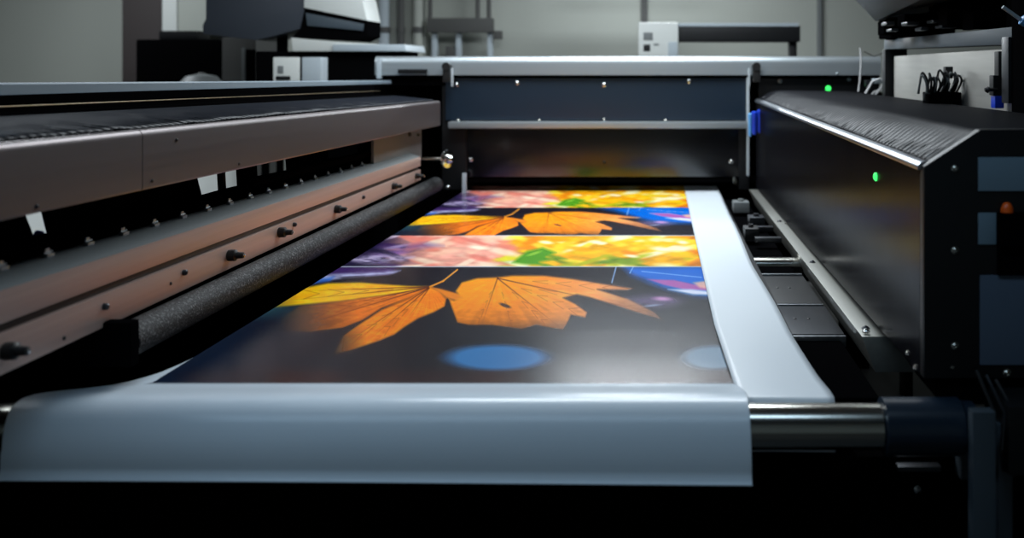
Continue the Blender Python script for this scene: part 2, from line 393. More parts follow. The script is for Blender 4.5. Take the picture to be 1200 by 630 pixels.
def artwork(X,Y):
    Yl=np.where(Y<Yd1,Y,np.where(Y<Yd1+PER,Y,Y-PER))
    Yl=np.where(Y<=Yc1,Y,Y-PER)          # second repeat of the picture
    u=CX+X*F/Yl; v=CY+F*H/Yl
    leaf=(Yl<=Yd1)
    col=np.zeros(X.shape+(3,))
    rp=Y[leaf]>Yc1; a=np.zeros((rp.size,3)); ul,vl=u[leaf],v[leaf]
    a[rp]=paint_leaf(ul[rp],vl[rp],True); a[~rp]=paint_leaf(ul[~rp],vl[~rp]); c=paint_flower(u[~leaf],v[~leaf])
    col[leaf]=a; col[~leaf]=c
    # white gap lines between the pictures
    ln=np.clip(1.3-np.abs(Y-Yd1)/.010,0,1)+np.clip(1.2-np.abs(Y-Yc1)/.013,0,1)*np.clip((X+.9)*4,0,1)
    ln=np.clip(ln,0,1); col=col*(1-ln[...,None]*.85)+ln[...,None]*.85*np.array((.78,.82,.86))
    return np.clip(col,0,1)

# ---- banner sheet: rows along its length, from deep inside the gantry to the hanging front
RC=(1.95,.814); RR=.050                 # front roller axis (Y,Z), radius of the wrap
Z0=PZ
rows=[]     # (Y,Z,arc param for edges)
for v in np.concatenate([np.arange(216,300,.55),np.arange(300,448.01,.5)]): rows.append((uv2Y(v),Z0,'flat'))
yl=rows[-1][0]; ZT=.869; EC=(1.965,.758); EA=.087; EB=ZT-EC[1]
for k in range(1,8):
    t=k/8; rows.append((yl+(EC[0]-yl)*t,Z0+(ZT-Z0)*(t*t*(3-2*t)),'w'))
for k in range(0,23):
    a=PI/2+(PI/2)*k/22; rows.append((EC[0]+EA*math.cos(a),EC[1]+EB*math.sin(a),'w'))
yf=EC[0]-EA
for k in range(1,10):
    t=k/9; rows.append((yf-.012*t*t,EC[1]-.021*t,'w'))
nR=len(rows); nC=640
arr=np.array([(r[0],r[1]) for r in rows]); flat=np.array([r[2]=='flat' for r in rows])
seg=np.hypot(*np.diff(arr,axis=0).T); S=np.concatenate([[0],np.cumsum(seg)])
S0=S[flat.sum()-1]; dS=S-S0            # distance beyond the end of the print
# left/right edge of the sheet
pxl=[(5.7,-1.14),(2.30,-1.14),(2.25,-1.146),(2.1875,-1.16),(2.15,-1.178),(2.121,-1.198),(2.115,-1.205)]
XL=np.interp(arr[:,0],[q[0] for q in pxl][::-1],[q[1] for q in pxl][::-1])
dl=[(-1,-1.205),(0,-1.205),(.03,-1.232),(.06,-1.262),(.10,-1.295),(.13,-1.318),(.16,-1.328),(.19,-1.331),(.22,-1.326),(.27,-1.318),(.5,-1.316)]
w=~flat; XL[w]=np.interp(dS[w],[q[0] for q in dl],[q[1] for q in dl])
pxr=[(5.7,.153),(2.6,.153),(2.35,.158),(2.2,.163),(2.115,.169)]
XR=np.interp(arr[:,0],[q[0] for q in pxr][::-1],[q[1] for q in pxr][::-1])
XR[w]=np.interp(dS[w],[0,.06,.12,.3],[.169,.183,.186,.186])
tcol=np.linspace(0,1,nC)
XX=XL[:,None]+(XR-XL)[:,None]*tcol[None,:]; YY=np.repeat(arr[:,0:1],nC,1); ZZ=np.repeat(arr[:,1:2],nC,1)
# the left edge lifts slightly where the sheet flares towards the roller; soft waves in the hanging part
ZZ=ZZ+np.where(flat[:,None],.0,0)+ (.0)*XX
hang=np.clip((dS-.26)/.06,0,1)[:,None]
YY2=YY-hang*(.003*np.sin(XX*2.4+.5)+.002)
ZZ=ZZ-hang*.008*(XX+1.35)/1.5
artc=np.ones((nR,nC,3))*np.array((216,226,234))/255.
fl=flat[:,None]&(XX>=-1.1405)
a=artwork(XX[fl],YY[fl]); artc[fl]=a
me=bpy.data.meshes.new('printed_banner')
co=np.stack([XX,YY2,ZZ],-1).reshape(-1,3)
idx=np.arange(nR*nC).reshape(nR,nC)
faces=np.stack([idx[:-1,:-1],idx[:-1,1:],idx[1:,1:],idx[1:,:-1]],-1).reshape(-1,4)
me.vertices.add(len(co)); me.vertices.foreach_set('co',co.ravel().astype(np.float32))
me.loops.add(faces.size); me.loops.foreach_set('vertex_index',faces.ravel().astype(np.int32))
me.polygons.add(len(faces)); me.polygons.foreach_set('loop_start',(np.arange(len(faces))*4).astype(np.int32))
me.update(calc_edges=True); me.validate()
at=me.color_attributes.new('Print','FLOAT_COLOR','POINT')
c=artc.reshape(-1,3); c=np.where(c<=.04045,c/12.92,((c+.055)/1.055)**2.4)
at.data.foreach_set('color',np.concatenate([c,np.ones((len(c),1))],1).ravel().astype(np.float32))
me.polygons.foreach_set('use_smooth',[True]*len(me.polygons))
mp=bpy.data.materials.new('printed_vinyl'); mp.use_nodes=True; nt=mp.node_tree; bs=nt.nodes['Principled BSDF']
an=nt.nodes.new('ShaderNodeAttribute'); an.attribute_name='Print'; nt.links.new(an.outputs['Color'],bs.inputs['Base Color'])
bs.inputs['Roughness'].default_value=.22; bs.inputs['Specular IOR Level'].default_value=.28
tc=nt.nodes.new('ShaderNodeTexCoord'); n2=nt.nodes.new('ShaderNodeTexNoise'); n2.inputs['Scale'].default_value=420
nt.links.new(tc.outputs['Object'],n2.inputs['Vector']); bp=nt.nodes.new('ShaderNodeBump'); bp.inputs['Strength'].default_value=.12; bp.inputs['Distance'].default_value=.002
nt.links.new(n2.outputs['Fac'],bp.inputs['Height']); nt.links.new(bp.outputs['Normal'],bs.inputs['Normal'])
me.materials.append(mp)
o=bpy.data.objects.new('printed_banner',me); C.objects.link(o)
tag(o,'wide banner printed with orange leaves, white end draped over the front roller','printed banner')
md=o.modifiers.new('thick','SOLIDIFY'); md.thickness=.0006; md.offset=-1
for v in me.vertices: pass
o.location=(0,0,0)

# ---- white strip of media at the right of the print
st_e=[(5.75,.352),(5.3,.352),(3.9,.345),(3.4,.340),(2.85,.351),(2.5,.354),(2.3,.362),(2.16,.368),(2.10,.374),(2.06,.378),(2.02,.378)]
ys=np.concatenate([np.linspace(5.75,2.05,90),2.02+.03*np.sin(np.linspace(PI/2,0,8))])
rings=[]; b=MB()
prev=None
prof=[(y,PZ+.0006,0) for y in np.linspace(5.75,2.03,100)]+[(2.03-.022*math.sin(a),PZ+.0006-.022*(1-math.cos(a)),1) for a in np.linspace(.2,PI/2,8)]+[(2.008,PZ-.022-.03*k,1) for k in (1,2,3)]
R=[]
for (y,z,_) in prof:
    xr=np.interp(y,[q[0] for q in st_e][::-1],[q[1] for q in st_e][::-1]); xl=np.interp(y,[2.1,2.6,5.7],[.169,.1535,.1535])
    R.append([b.bm.verts.new((xl+(xr-xl)*k/12, y, z+.0025*math.sin(y*5)*(k/12)**2)) for k in range(13)])
for r0,r1 in zip(R,R[1:]):
    for k in range(12): b.bm.faces.new((r0[k],r0[k+1],r1[k+1],r1[k]))
o=b.build('white_media_strip','paper'); tag(o,'narrow blank white media strip running along the right edge of the printed banner','media strip')
md=o.modifiers.new('thick','SOLIDIFY'); md.thickness=.0006; md.offset=-1

# ================================================================== PRINTER BED
bed=thing('printer_bed',(-.3,3.9,0),'long black printer bed under the printed banner','printer bed')
b=MB(); b.box(-1.112,.36,2.1,5.9,.815,.846,.004); b.build('bed_plate','black',bed)
b=MB(); b.box(-1.12,.50,2.12,5.4,.06,.815,.01); b.build('base_cabinet','deep',bed)
b=MB(); b.box(-1.6,.62,2.02,2.10,.30,.70,.006); b.build('front_panel','deep',bed)
for x in (-1.0,.40):
    for y in (2.3,5.2): 
        b=MB(); b.lathe((x,y,0),(0,0,1),[(0,.05),(.02,.05),(.025,.02),(.08,.02)],20); b.build('foot','rubber',bed)
# right side of the bed: cross rollers and trays
def plane_pt(px,py,z): Y=F*(HC-z)/(py-CY); return Vector(((px-CX)*Y/F,Y,z))
b=MB(); q=plane_pt(912,306,.83); b.cyl((.34,q.y,.815),(.545,q.y,.815),.030,28); b.build('guide_roller','steel',bed)
for (v0,v1,m,z) in ((322,355,'black',.822),(358,391,'dsteel',.824)):
    y1=F*(HC-z)/(v0-CY); y0=F*(HC-z)/(v1-CY)
    b=MB(); b.box(.30,.515,y0,y1,z-.03,z,.003); t_=b.build('tray_plate',m,bed)
    for dx in (.40,.44): bolt(t_,(dx,(y0+y1)/2,z),(0,0,1),.004,'rubber')
for v in (320.5,356,393):
    z=.828; y=F*(HC-z)/(v-CY); b=MB(); b.box(.30,.512,y-.006,y+.006,z-.03,z,.002); b.build('cross_bar','alu',bed)
# small clamps and blocks at the far right of the bed
for (px,py,s,m) in ((868,244,.04,'grey'),(886,262,.035,'dsteel'),(880,275,.03,'rubber')):
    q=plane_pt(px,py,.85); b=MB(); b.box(q.x-s,q.x+s,q.y-.05,q.y+.05,.835,.875+s*.3,.004); b.lathe((q.x,q.y,.875+s*.3),(0,0,1),[(0,s*.4),(.012,s*.35)],16); b.build('clamp_block',m,bed)
for py in (268,281):
    q=plane_pt(896,py,.85); b=MB(); b.box(.40,.51,q.y-.02,q.y+.02,.84,.862,.004); b.build('stop_bar','dsteel',bed)

# rail along the right of the bed, ending in a bevelled nose
b=MB()
zt=.88
def rp(px,py,z): return plane_pt(px,py,z)
nl=rp(1010,394,zt); nr=rp(1042,394,zt)
bl=P(1026,436,2.2); br=P(1073,436,2.2)
fy=5.35
yr=nl.y; bl=P(1026,436,yr); br=P(1073,436,yr)
b.loft([[(bl.x,y,bl.z),(br.x,y,br.z),(nr.x+dx,y,zt),(nl.x+dx,y,zt)] for y,dx in ((yr,0),(fy,.0))])
rail=thing('edge_rail',(.55,3.8,.82),'silver slanted rail running beneath the black right housing','rail')
b.build('rail_body','railm',rail,bev=.002)
for y in (2.45,3.3,4.2): bolt(rail,(.54,y,zt),(0,0,1),.009,'dsteel')
bolt(rail,P(1015,388,2.40)+Vector((0,0,0)),(0,0,1),.008,'chrome')

# ================================================================== FRONT ROLLER
ro=thing('take_up_roller',(-.3,RC[0],RC[1]),'polished steel roller with a dark blue end sleeve, under the hanging end of the banner','roller')
xe=P(1033,0,1.95).x
b=MB(); b.lathe((-1.5,RC[0],RC[1]),(1,0,0),[(0,.040),(.003,.046),(1.5+xe-.004,.046),(1.5+xe,.043)],48); b.build('roller_tube','steel',ro)
b=MB(); b.lathe((xe,RC[0],RC[1]),(1,0,0),[(0,.050),(.002,.058),(.16,.058),(.165,.052),(.19,.05)],48); b.build('end_sleeve','sleeve',ro)
b=MB(); b.cyl((xe+.19,RC[0],RC[1]),(.78,RC[0],RC[1]),.02); b.build('axle','dsteel',ro)
b=MB(); b.lathe((-1.62,RC[0],RC[1]),(1,0,0),[(0,.05),(.11,.052),(.12,.045)],32); b.build('end_cap','dsteel',ro)

# upright posts at the front right
def post(px0,px1,py,Y,label,m):
    x0=P(px0,0,Y).x;x1=P(px1,0,Y).x;z=P(0,py,Y).z
    t=thing('upright_post',((x0+x1)/2,Y,0),label,'post')
    b=MB(); b.box(x0,x1,Y,Y+.03,.012,z,.003); b.build('post',m,t)
    b=MB(); b.box(x0-.02,x1+.02,Y-.02,Y+.05,0,.012,.003); b.build('foot_plate',m,t)
post(1140,1167,483,1.86,'taller slate grey post at the front right, beside the roller sleeve','slate')
post(1170,1187,497,1.92,'shorter slate grey post at the front right, at the frame edge','slate')
# bearing block carrying the sleeve
bb=thing('bearing_bracket',(.60,2.0,0),'dark bearing bracket below the roller sleeve at the front right','bracket')
b=MB(); b.box(.70,.80,1.88,2.02,.74,.88,.008); b.build('bearing_block','black',bb)
b=MB(); b.box(.42,.86,1.99,2.04,.05,.735,.006); b.build('support_plate','deep',bb)
b=MB(); b.box(P(1050,0,1.98).x,P(1100,0,1.98).x,1.96,1.99,P(0,548,1.98).z,P(0,542,1.98).z,.002); b.build('clip_bar','dsteel',bb)
b=MB(); q=P(1128,535,1.97); b.box(q.x-.01,q.x+.015,1.95,1.99,q.z-.04,q.z+.02,.004); b.build('latch','slate',bb)
bolt(bb,P(1075,573,1.985),(0,-1,0),.006)
for k in range(3):
    b=MB(); x=.66+.02*k; pts=[(x,1.95,.93-.01*k),(x+.02,1.90,.86),(x+.01,1.89,.79),(x+.03,1.93,.72)]
    b.tube([Vector(p) for p in pts],.004,8); b.build('cable','rubber' if k!=1 else 'dsteel',bb)

# ================================================================== LEFT: HOUSING WITH FRONT RAIL
XH=-1.19
yN=1.58; yF=-1.19*F/(516-CX)     # near end is outside the frame
def line(px0,py0,px1,py1,X):      # straight edge seen through two measured points, at lateral distance X
    a=PX(px0,py0,X); c=PX(px1,py1,X); d=(c-a)/(c.y-a.y)
    return lambda y: a+d*(y-a.y)
lt=line(0,174,516,120,XH); lb=line(0,259,496,151.6,XH)
hs=thing('print_head_housing',(-1.35,3.2,0),'long aluminium housing with a pleated black top, along the left of the bed','printer housing')
def hprof(y):
    t=lt(y).z; bo=lb(y).z; r=.016
    pts=[(XH-.002,bo)]
    pts+=[(XH,bo+.004)]
    for k in range(7):
        a=k/6*PI/2; pts.append((XH-r+r*math.cos(a), t-.4*r+r*math.sin(a)*1.0))
    pts+=[(XH-.04,t+.006),(XH-.04,bo+.01),(XH-.03,bo)]
    return pts
ys_=PX(167,200,XH).y
for y0,y1 in ((yN,ys_-.0015),(ys_+.0015,yF)):
    b=MB(); b.loft([[(x,y0,z) for x,z in hprof(y0)],[(x,y1,z) for x,z in hprof(y1)]]); b.build('front_rail','aluh',hs,smooth=25)
for px,py in ((43,242),(178,212),(280,192),(207,164)): 
    q=PX(px,py,XH); bolt(hs,q+Vector((.0005,0,0)),(1,0,0),.0035,'rubber','screw')
# pleated bellows cover: a sloping strip with pleat ridges
XB=-1.42
lf=line(0,136,516,109,XB)
b=MB(); R=[]
n=900
SAW=[.8,1,1,.8,-1.7]; SAW8=[.5,.8,1,1,.9,.6,-1.3,-1.3]
for i in range(n+1):
    y=yN+(yF-.02-yN)*i/n; zt_=lt(y).z+.010; zb_=lf(y).z
    rid=.005*SAW8[i%8]*(.35+.9*vnoise(np.array((i//8)*.47),np.array(0.)))
    row=[]
    for k in range(9):
        t=k/8; x=XH-.030+(XB-XH+.030)*t; z=zt_+(zb_-zt_)*(t**.8)+rid*(1-t)**1.5
        row.append(b.bm.verts.new((x,y-.05*t,z)))
    R.append(row)
for i,(r0,r1) in enumerate(zip(R,R[1:])):
    L=1+int(2.2*vnoise(np.array((i//8)*.83),np.array(9.)))
    for k in range(8):
        f=b.bm.faces.new((r0[k],r0[k+1],r1[k+1],r1[k])); f.material_index=1 if (i%8>=6 and k<L) else 0  # crease faces in matt black stand in for shade inside the pleat slits
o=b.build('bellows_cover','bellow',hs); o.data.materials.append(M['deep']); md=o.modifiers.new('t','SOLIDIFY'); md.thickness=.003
# black channel behind, brass strip, grey top rail
XT=-1.55
l1=line(0,112,480,97.5,XT); l0=line(0,97,485,94,XT)
b=MB()
b.loft([[(XB,y,lf(y).z),(XB,y,lf(y).z-.10),(XT-.06,y,lf(y).z-.10),(XT-.06,y,l1(y).z),(XT+.012,y,l1(y).z),(XT+.012,y,lf(y).z+.002)] for y in (yN,yF-.05)])
b.build('back_channel','deep',hs)
XS=-1.46
ls=line(0,125,446,106.5,XS)
b=MB(); yb_=PX(446,106,XS).y
b.loft([[(XS,y,ls(y).z-.0015),(XS,y,ls(y).z),(XS-.03,y,ls(y).z+.0005),(XS-.03,y,ls(y).z-.0025)] for y in (yN+.5,yb_)]); b.build('brass_strip','brass',hs)
b=MB(); b.loft([[(XT,y,l1(y).z+.001),(XT,y,l0(y).z-.004),(XT-.004,y,l0(y).z),(XT-.09,y,l0(y).z),(XT-.09,y,l1(y).z+.001)] for y in (1.7,PX(487,94,XT).y)]); b.build('top_rail','railt',hs)
# inner dark back board below the housing and brackets
XI=-1.38
def iq(px,py): return PX(px,py,XI)
b=MB(); b.box(XI-.10,XI-.06,1.7,5.0,1.24,1.30,.004); b.build('cable_tray','deep',hs)
def slab(pts,m,name,th=.02,X=XI):
    b=MB(); A=[PX(px,py,X) for px,py in pts]
    b.loft([[ (v.x,v.y,v.z) for v in A],[(v.x-th,v.y,v.z) for v in A]]); return b.build(name,m,hs,bev=.0015)
hb=lambda p:259-107.4*p/496-7
ub=lambda p:290-98*p/438
def shield(a0,a1,sl=6,m='deep'): slab([(a0,hb(a0)),(a1,hb(a1)),(a1+sl,ub(a1)+3),(a0+sl,ub(a0)+3)],m,'shield_panel')
slab([(-120,ub(-120)),(445,ub(445)),(445,215),(-120,375)],'deep','lower_shield')
shield(-120,28,16); shield(56,230,10); shield(261,264,2,'rubber'); shield(283,301,2); shield(340,384,2); shield(424,446,0)
b=MB(); q=iq(43,276); b.lathe(q+Vector((.0,0,0)),(1,0,0),[(0,.012),(.012,.010)],16); b.build('blue_plug','bluep',hs)
# legs below
for y in (1.7,2.72,5.15):
    b=MB(); b.box(-1.66,-1.50,y,y+.1,.0,1.40,.006); b.build('leg','deep',hs)
    b=MB(); b.box(-1.55,XH-.03,y,y+.06,1.30,1.36,.004); b.build('crossbeam','deep',hs)
b=MB(); b.box(-1.50,-1.47,1.7,5.0,.5,1.04,.004); b.build('back_board','deep',hs)

# ================================================================== LEFT: CLAMP BEAM (aluminium tinted for the print's reflection)
XP=-1.22
yPF=PX(493,200,XP).y
bm_=thing('clamp_beam',(-1.27,3.2,.95),'reflection-tinted aluminium clamp beam with black knobs, beneath the left housing','beam')
tp=line(0,341,493,183.5,XP); g0=line(0,380,490,195.5,XP); g1=line(0,392,490,199.5,XP); bt=line(0,440,493,210.5,XP)
ld=line(0,325,440,190,XP-.035)
def seg_(name,f0,f1,m,x0=XP,th=.05,y0=1.62,y1=yPF):
    b=MB(); b.loft([[(x0,y,f1(y).z),(x0,y,f0(y).z),(x0-th,y,f0(y).z),(x0-th,y,f1(y).z)] for y in (y0,y1)]); return b.build(name,m,bm_,bev=.0012)
seg_('upper_beam',tp,g0,'aluw')
seg_('groove',g0,g1,'rubber',XP-.012,.03)
seg_('lower_beam',g1,bt,'aluw')
b=MB(); b.loft([[(XP-.001,y,tp(y).z+.0005),(XP-.05,y,tp(y).z+.018),(XP-.09,y,tp(y).z+.018),(XP-.09,y,tp(y).z-.02),(XP-.05,y,tp(y).z-.02)] for y in (1.62,yPF)]); b.build('sloped_ledge','grey',bm_)
for px,py,r in ((268,299,.017),(327,272,.017),(393,245,.016),(460,218,.016),(487,206,.014),(6,411,.017)):
    q=PX(px,py,XP); b=MB(); b.lathe(q,(1,0,0),[(-.002,r*.9),(.004,r),(.02,r*.95),(.024,r*.6),(.03,r*.55),(.042,r*.5),(.044,r*.2)],14); kn=b.build('clamp_knob','rubber',bm_)
    bolt(kn,q+Vector((.044,0,0)),(1,0,0),.0035,'chrome')
for px,py in ((215,319),(122,359),(344,263),(425,231)):
    q=PX(px,py,XP); b=MB(); b.lathe(q,(1,0,0),[(-.001,.008),(.008,.007),(.011,.003)],12); b.build('bolt','dsteel',bm_)
for px,py in ((75,396),(355,290),(200,332)): 
    q=PX(px,py,XP)
    if HC>q.z>bt(q.y).z+.005: bolt(bm_,q,(1,0,0),.0035,'rubber','screw')
# far end plate
b=MB(); A=[PX(438,160,XP-.05),PX(494,146,XP-.05),PX(494,184,XP-.05),PX(438,196,XP-.05)]
b.loft([[tuple(v) for v in A],[(v.x-.012,v.y,v.z) for v in A]]); ep=b.build('end_plate','grey',bm_,bev=.001)
for px,py,r in ((479,157,.014),(489,158,.007)):
    q=PX(px,py,XP-.05); b=MB(); b.lathe(q,(1,0,0),[(-.001,r),(.012,r*.8)],14); b.build('bolt','rubber',ep)
# row of little media clips on the ledge
i=0; b=MB(); b.box(0,.012,-.012,.012,0,.009,.001); b.box(.003,.006,-.009,.005,.008,.020,.001); b.cyl((.006,-.014,.012),(.006,.012,.012),.002,8)
q0=1.62; clip=b.build('media_clip','alu',bm_); 
base=clip.location.copy()
def cz(y): return tp(y).z+.018
proto_w=Vector(bm_.location)
zoff=.012
for k in range(22):
    y=1.70+k*.140
    c=clip if k==0 else part_copy(clip,(0,0,0))
    c.location=Vector((XP-.078+.009,y,cz(y)+.008))-proto_w
# black brush tube on top of the ledge, between clips and brackets
b=MB(); b.tube([Vector((XP-.085,y,cz(y)+.045+.002*math.sin(y*9))) for y in np.linspace(3.0,4.35,30)],.016,12); b.build('brush_tube','deep',bm_)
b=MB(); b.tube([Vector((XP-.125,y,cz(y)+.012+.003*math.sin(y*7))) for y in np.linspace(1.65,4.4,40)],.022,10); b.build('cable_sleeve','deep',bm_)
# shaft and hand wheel at the far end
q=P(500,184,yPF+.02)
ws=thing('hand_wheel',(P(526,186,yPF+.05)),'small silver hand wheel at the far end of the clamp beam','hand wheel')
w0=P(526,186,yPF+.05)
b=MB(); b.cyl((XP-.02,w0.y,w0.z),(w0.x-.02,w0.y,w0.z),.008,14); b.build('shaft','steel',ws)
b=MB(); b.lathe((w0.x-.02,w0.y,w0.z),(1,-.45,0),[(0,.02),(.004,.045),(.012,.048),(.018,.046),(.02,.026),(.035,.022),(.05,.012)],28); b.build('wheel','chrome',ws)

# ================================================================== FOAM ROLLER
XFm=-1.17
zf=lambda y: Vector((XFm-.03,y,.944))
y0,y1=2.10,PX(517,220,XFm).y
fr=thing('foam_roller',(XFm,3.2,.9),'textured black foam roller between the clamp beam and the banner','roller')
b=MB()
ysn=np.linspace(y0,y1,120); b.tube([Vector((XFm-.03,y,zf(y).z)) for y in ysn],.040,40); b.build('foam_sleeve','foam',fr)
b=MB(); b.tube([Vector((XFm-.03,y,zf(y).z)) for y in (y1,y1+.09)],.018,16); b.build('axle','steel',fr)

b=MB(); b.box(XFm-.16,XFm+.012,2.06,2.095,.90,1.0,.008); b.build('end_bracket','deep',fr)
# ================================================================== REAR GANTRY
GY=5.45
ga=thing('rear_gantry',(-.2,5.7,0),'rear gantry with silver cover and dark blue panel at the far end of the bed','printer gantry')
def gbox(px0,px1,py0,py1,Y,d,m,name,bev=.003,par=None):
    a=P(px0,py0,Y); c=P(px1,py1,Y); b=MB(); b.box(a.x,c.x,Y,Y+d,c.z,a.z,bev); return b.build(name,m,par or ga)
# cover with a rounded front top
a=P(441,66,GY); c=P(1031,88,GY)
b=MB(); h=a.z-c.z; pr_=[(0,0),(0,h*.62)]+[(.03-.03*math.cos(t),h*.62+h*.38*math.sin(t)) for t in np.linspace(.25,PI/2,7)]+[(.5,h),(.5,0)]
b.loft([[(x,GY-.03+y,c.z+z) for y,z in pr_] for x in (a.x,c.x)]); b.build('top_cover','alux',ga)
gbox(441,446,68,92,GY-.04,.45,'pale','cover_end')
gbox(445,1031,87.5,92,GY+.03,.4,'deep','cover_channel',.001)
gbox(447,522,90,100,GY+.0,.4,'deep','side_channel')
gbox(466,500,81,86,GY-.05,.02,'black','handle')
up=gbox(522,876,91.5,141,GY,.12,'navy','upper_panel',.006)
for px,py in ((535,99),(606,97),(708,99),(808,95)): bolt(up,P(px,py,GY-.001),(0,-1,0),.012)
lp=gbox(525,875,142.5,150.5,GY-.05,.08,'alux','lip_bar',.008)
for px,py in ((632,141),(708,140),(780,141),(537,141)): bolt(up,P(px,py,GY-.012),(0,-1,0),.008,'steel')
dp=gbox(545,866,151,207,GY+.03,.06,'gloss','lower_panel')
bolt(dp,P(708,190,GY+.03),(0,-1,0),.008,'rubber')
bolt(dp,P(857,189,GY+.03),(0,-1,0),.012); 
gbox(518,546,92,222,GY+.01,.5,'black','side_post',.004)
b1=P(549,187,GY+.02); bolt(dp,b1+Vector((.01,0.008,0)),(0,-1,0),.012)
gbox(541.5,546,203,232,GY-.03,.02,'pale','guide_strip',.002)
bolt(ga,P(525,219,GY),(0,-1,0),.011)
gbox(866,878,92,222,GY+.02,.5,'black','side_post',.004)
gbox(875,878,90,206,GY-.02,.02,'pale','guide_strip',.002)
gbox(859,863,207,216,GY-.0,.03,'steel','hinge')
gbox(518,885,207,213,GY+.04,.06,'deep','slot_shield',.002)
# body behind the panels
gbox(445,1031,92,140,GY+.16,.35,'deep','rear_body')
gbox(340,545,140,330,GY+.45,.2,'deep','lower_body')
gbox(866,1031,140,330,GY+.5,.1,'deep','lower_body')
b=MB(); b.box(-1.45,.55,5.99,6.06,.5,1.3); b.build('back_shield','deep',ga)
# latches
for px in (524,886):
    a=P(px,73,GY-.06); b=MB(); b.box(a.x-.02,a.x+.022,GY-.09,GY-.035,P(0,96,GY).z,P(0,79,GY).z,.004); b.lathe((a.x,GY-.095,P(0,78,GY).z),(0,1,0),[(0,.024),(.05,.024)],18)
    la=b.build('latch','rubber',ga)
    b=MB(); b.box(a.x-.045 if px>600 else a.x+.024,a.x-.036 if px>600 else a.x+.034,GY-.07,GY-.05,P(0,101,GY).z,P(0,80,GY).z,.002); b.build('latch_pin','pale',la)
# right wing of the gantry with indicator lamp
wg=gbox(889,1030,92,140,GY+.02,.13,'black','side_wing')
for px,py in ((914,95),(995,93)): bolt(wg,P(px,py,GY+.018),(0,-1,0),.010,'pale')
bolt(wg,P(981,86,GY-.03),(0,-1,0),.006,'pale')
b=MB(); b.lathe(P(970.5,103.5,GY+.02),(0,-1,0),[(-.005,.016),(.004,.016),(.012,.012),(.016,.004)],18); b.build('indicator_light','led',wg)
for px in (460,1010):
    x=P(px,0,GY+.3).x; b=MB(); b.box(x-.06,x+.06,GY+.2,GY+.4,0,1.3,.01); b.build('leg','deep',ga)
# blue connectors beside the right strip
cn=thing('hose_connector',P(884,150,GY-.15),'blue and clear hose connector at the far end of the right housing','connector')
for k,(px,m,r) in enumerate(((879,'bluelt',.010),(884,'bluep',.015),(890,'bluep',.010))):
    b=MB(); q=P(px,131,5.2); b.lathe((q.x,q.y,P(0,160,5.2).z+.01*k),(0,0,1),[(0,r*.6),(.02,r),(.09,r),(.10,r*1.25),(.125,r*1.25),(.13,r*.7)],16); b.build('connector_body',m,cn)

# ================================================================== RIGHT HOUSING
XR_=.56
Yn=YX(1078,XR_)       # near end
fy_=5.40
rt=line(888,119,1079,196,XR_)
rh=thing('carriage_housing',(.8,3.7,0),'long black carriage housing with a pleated sloping top, along the right of the bed','printer housing')
zbot=P(0,438,Yn).z
zr=lambda y: rt(y).z
b=MB(); b.loft([[(XR_,y,zb2),(XR_,y,zr(y)),(XR_+.02,y,zr(y)),(XR_+.02,y,zb2)] for y,zb2 in ((Yn,zbot),(fy_,zbot-.02))]); sp=b.build('side_panel','gloss',rh)
b=MB(); b.lathe(P(1027,207,YX(1027,XR_)),(-1,0,0),[(-.002,.011),(.003,.011),(.006,.008),(.008,.002)],18); b.build('indicator_light','led',sp)
for px,py in ((921,262),(1064,414),(1073,431)):
    q=PX(px,py,XR_); bolt(sp,q,(-1,0,0),.006,'steel')
# bright top rail
b=MB(); b.loft([[(XR_-.008,y,zr(y)-.005),(XR_-.008,y,zr(y)+.004),(XR_-.001,y,zr(y)+.011),(XR_+.014,y,zr(y)+.014),(XR_+.02,y,zr(y)+.004),(XR_+.02,y,zr(y)-.005)] for y in (Yn-.01,fy_)]); b.build('top_rail','alu',rh,bev=.0015)
# sloping bellows up to the ridge
rg=P(1143,153,Yn); XG=rg.x
zg0=rg.z; zg1=P(0,107,5.3).z
def zg(y): return zg0+(zg1-zg0)*(y-Yn)/(5.3-Yn)
b=MB(); R=[]; n=800
for i in range(n+1):
    y=Yn+.005+(fy_-Yn-.005)*i/n; rid=.005*SAW8[i%8]*(.4+.6*vnoise(np.array(i*.41),np.array(3.)))
    row=[]
    for k in range(11):
        t=k/10; x=XR_+.016+(XG-XR_-.016)*t; z=zr(y)+.008+(zg(y)-zr(y)-.008)*(t if y<Yn+.02 else t+(math.sin(t*PI/2)-t)*min(1,(y-Yn)/1.5)*.8)+rid*(1-t)**2+.004*math.sin(y*7+t*4)*t*(1-t)*2
        row.append(b.bm.verts.new((x,y+.04*t*(1-t),z)))
    for x,dz in ((XG+.02,.001),(XG+.4,-.002)): row.append(b.bm.verts.new((x,y,zg(y)+dz)))
    R.append(row)
for i,(r0,r1) in enumerate(zip(R,R[1:])):
    for k in range(12):
        f=b.bm.faces.new((r0[k],r0[k+1],r1[k+1],r1[k])); f.material_index=1 if (i%8>=6 and k<1) else 0  # slit shade painted as matt black faces next to the rail
o=b.build('bellows_cover','bellow2',rh); o.data.materials.append(M['deep']); md=o.modifiers.new('t','SOLIDIFY'); md.thickness=.004; md.offset=0
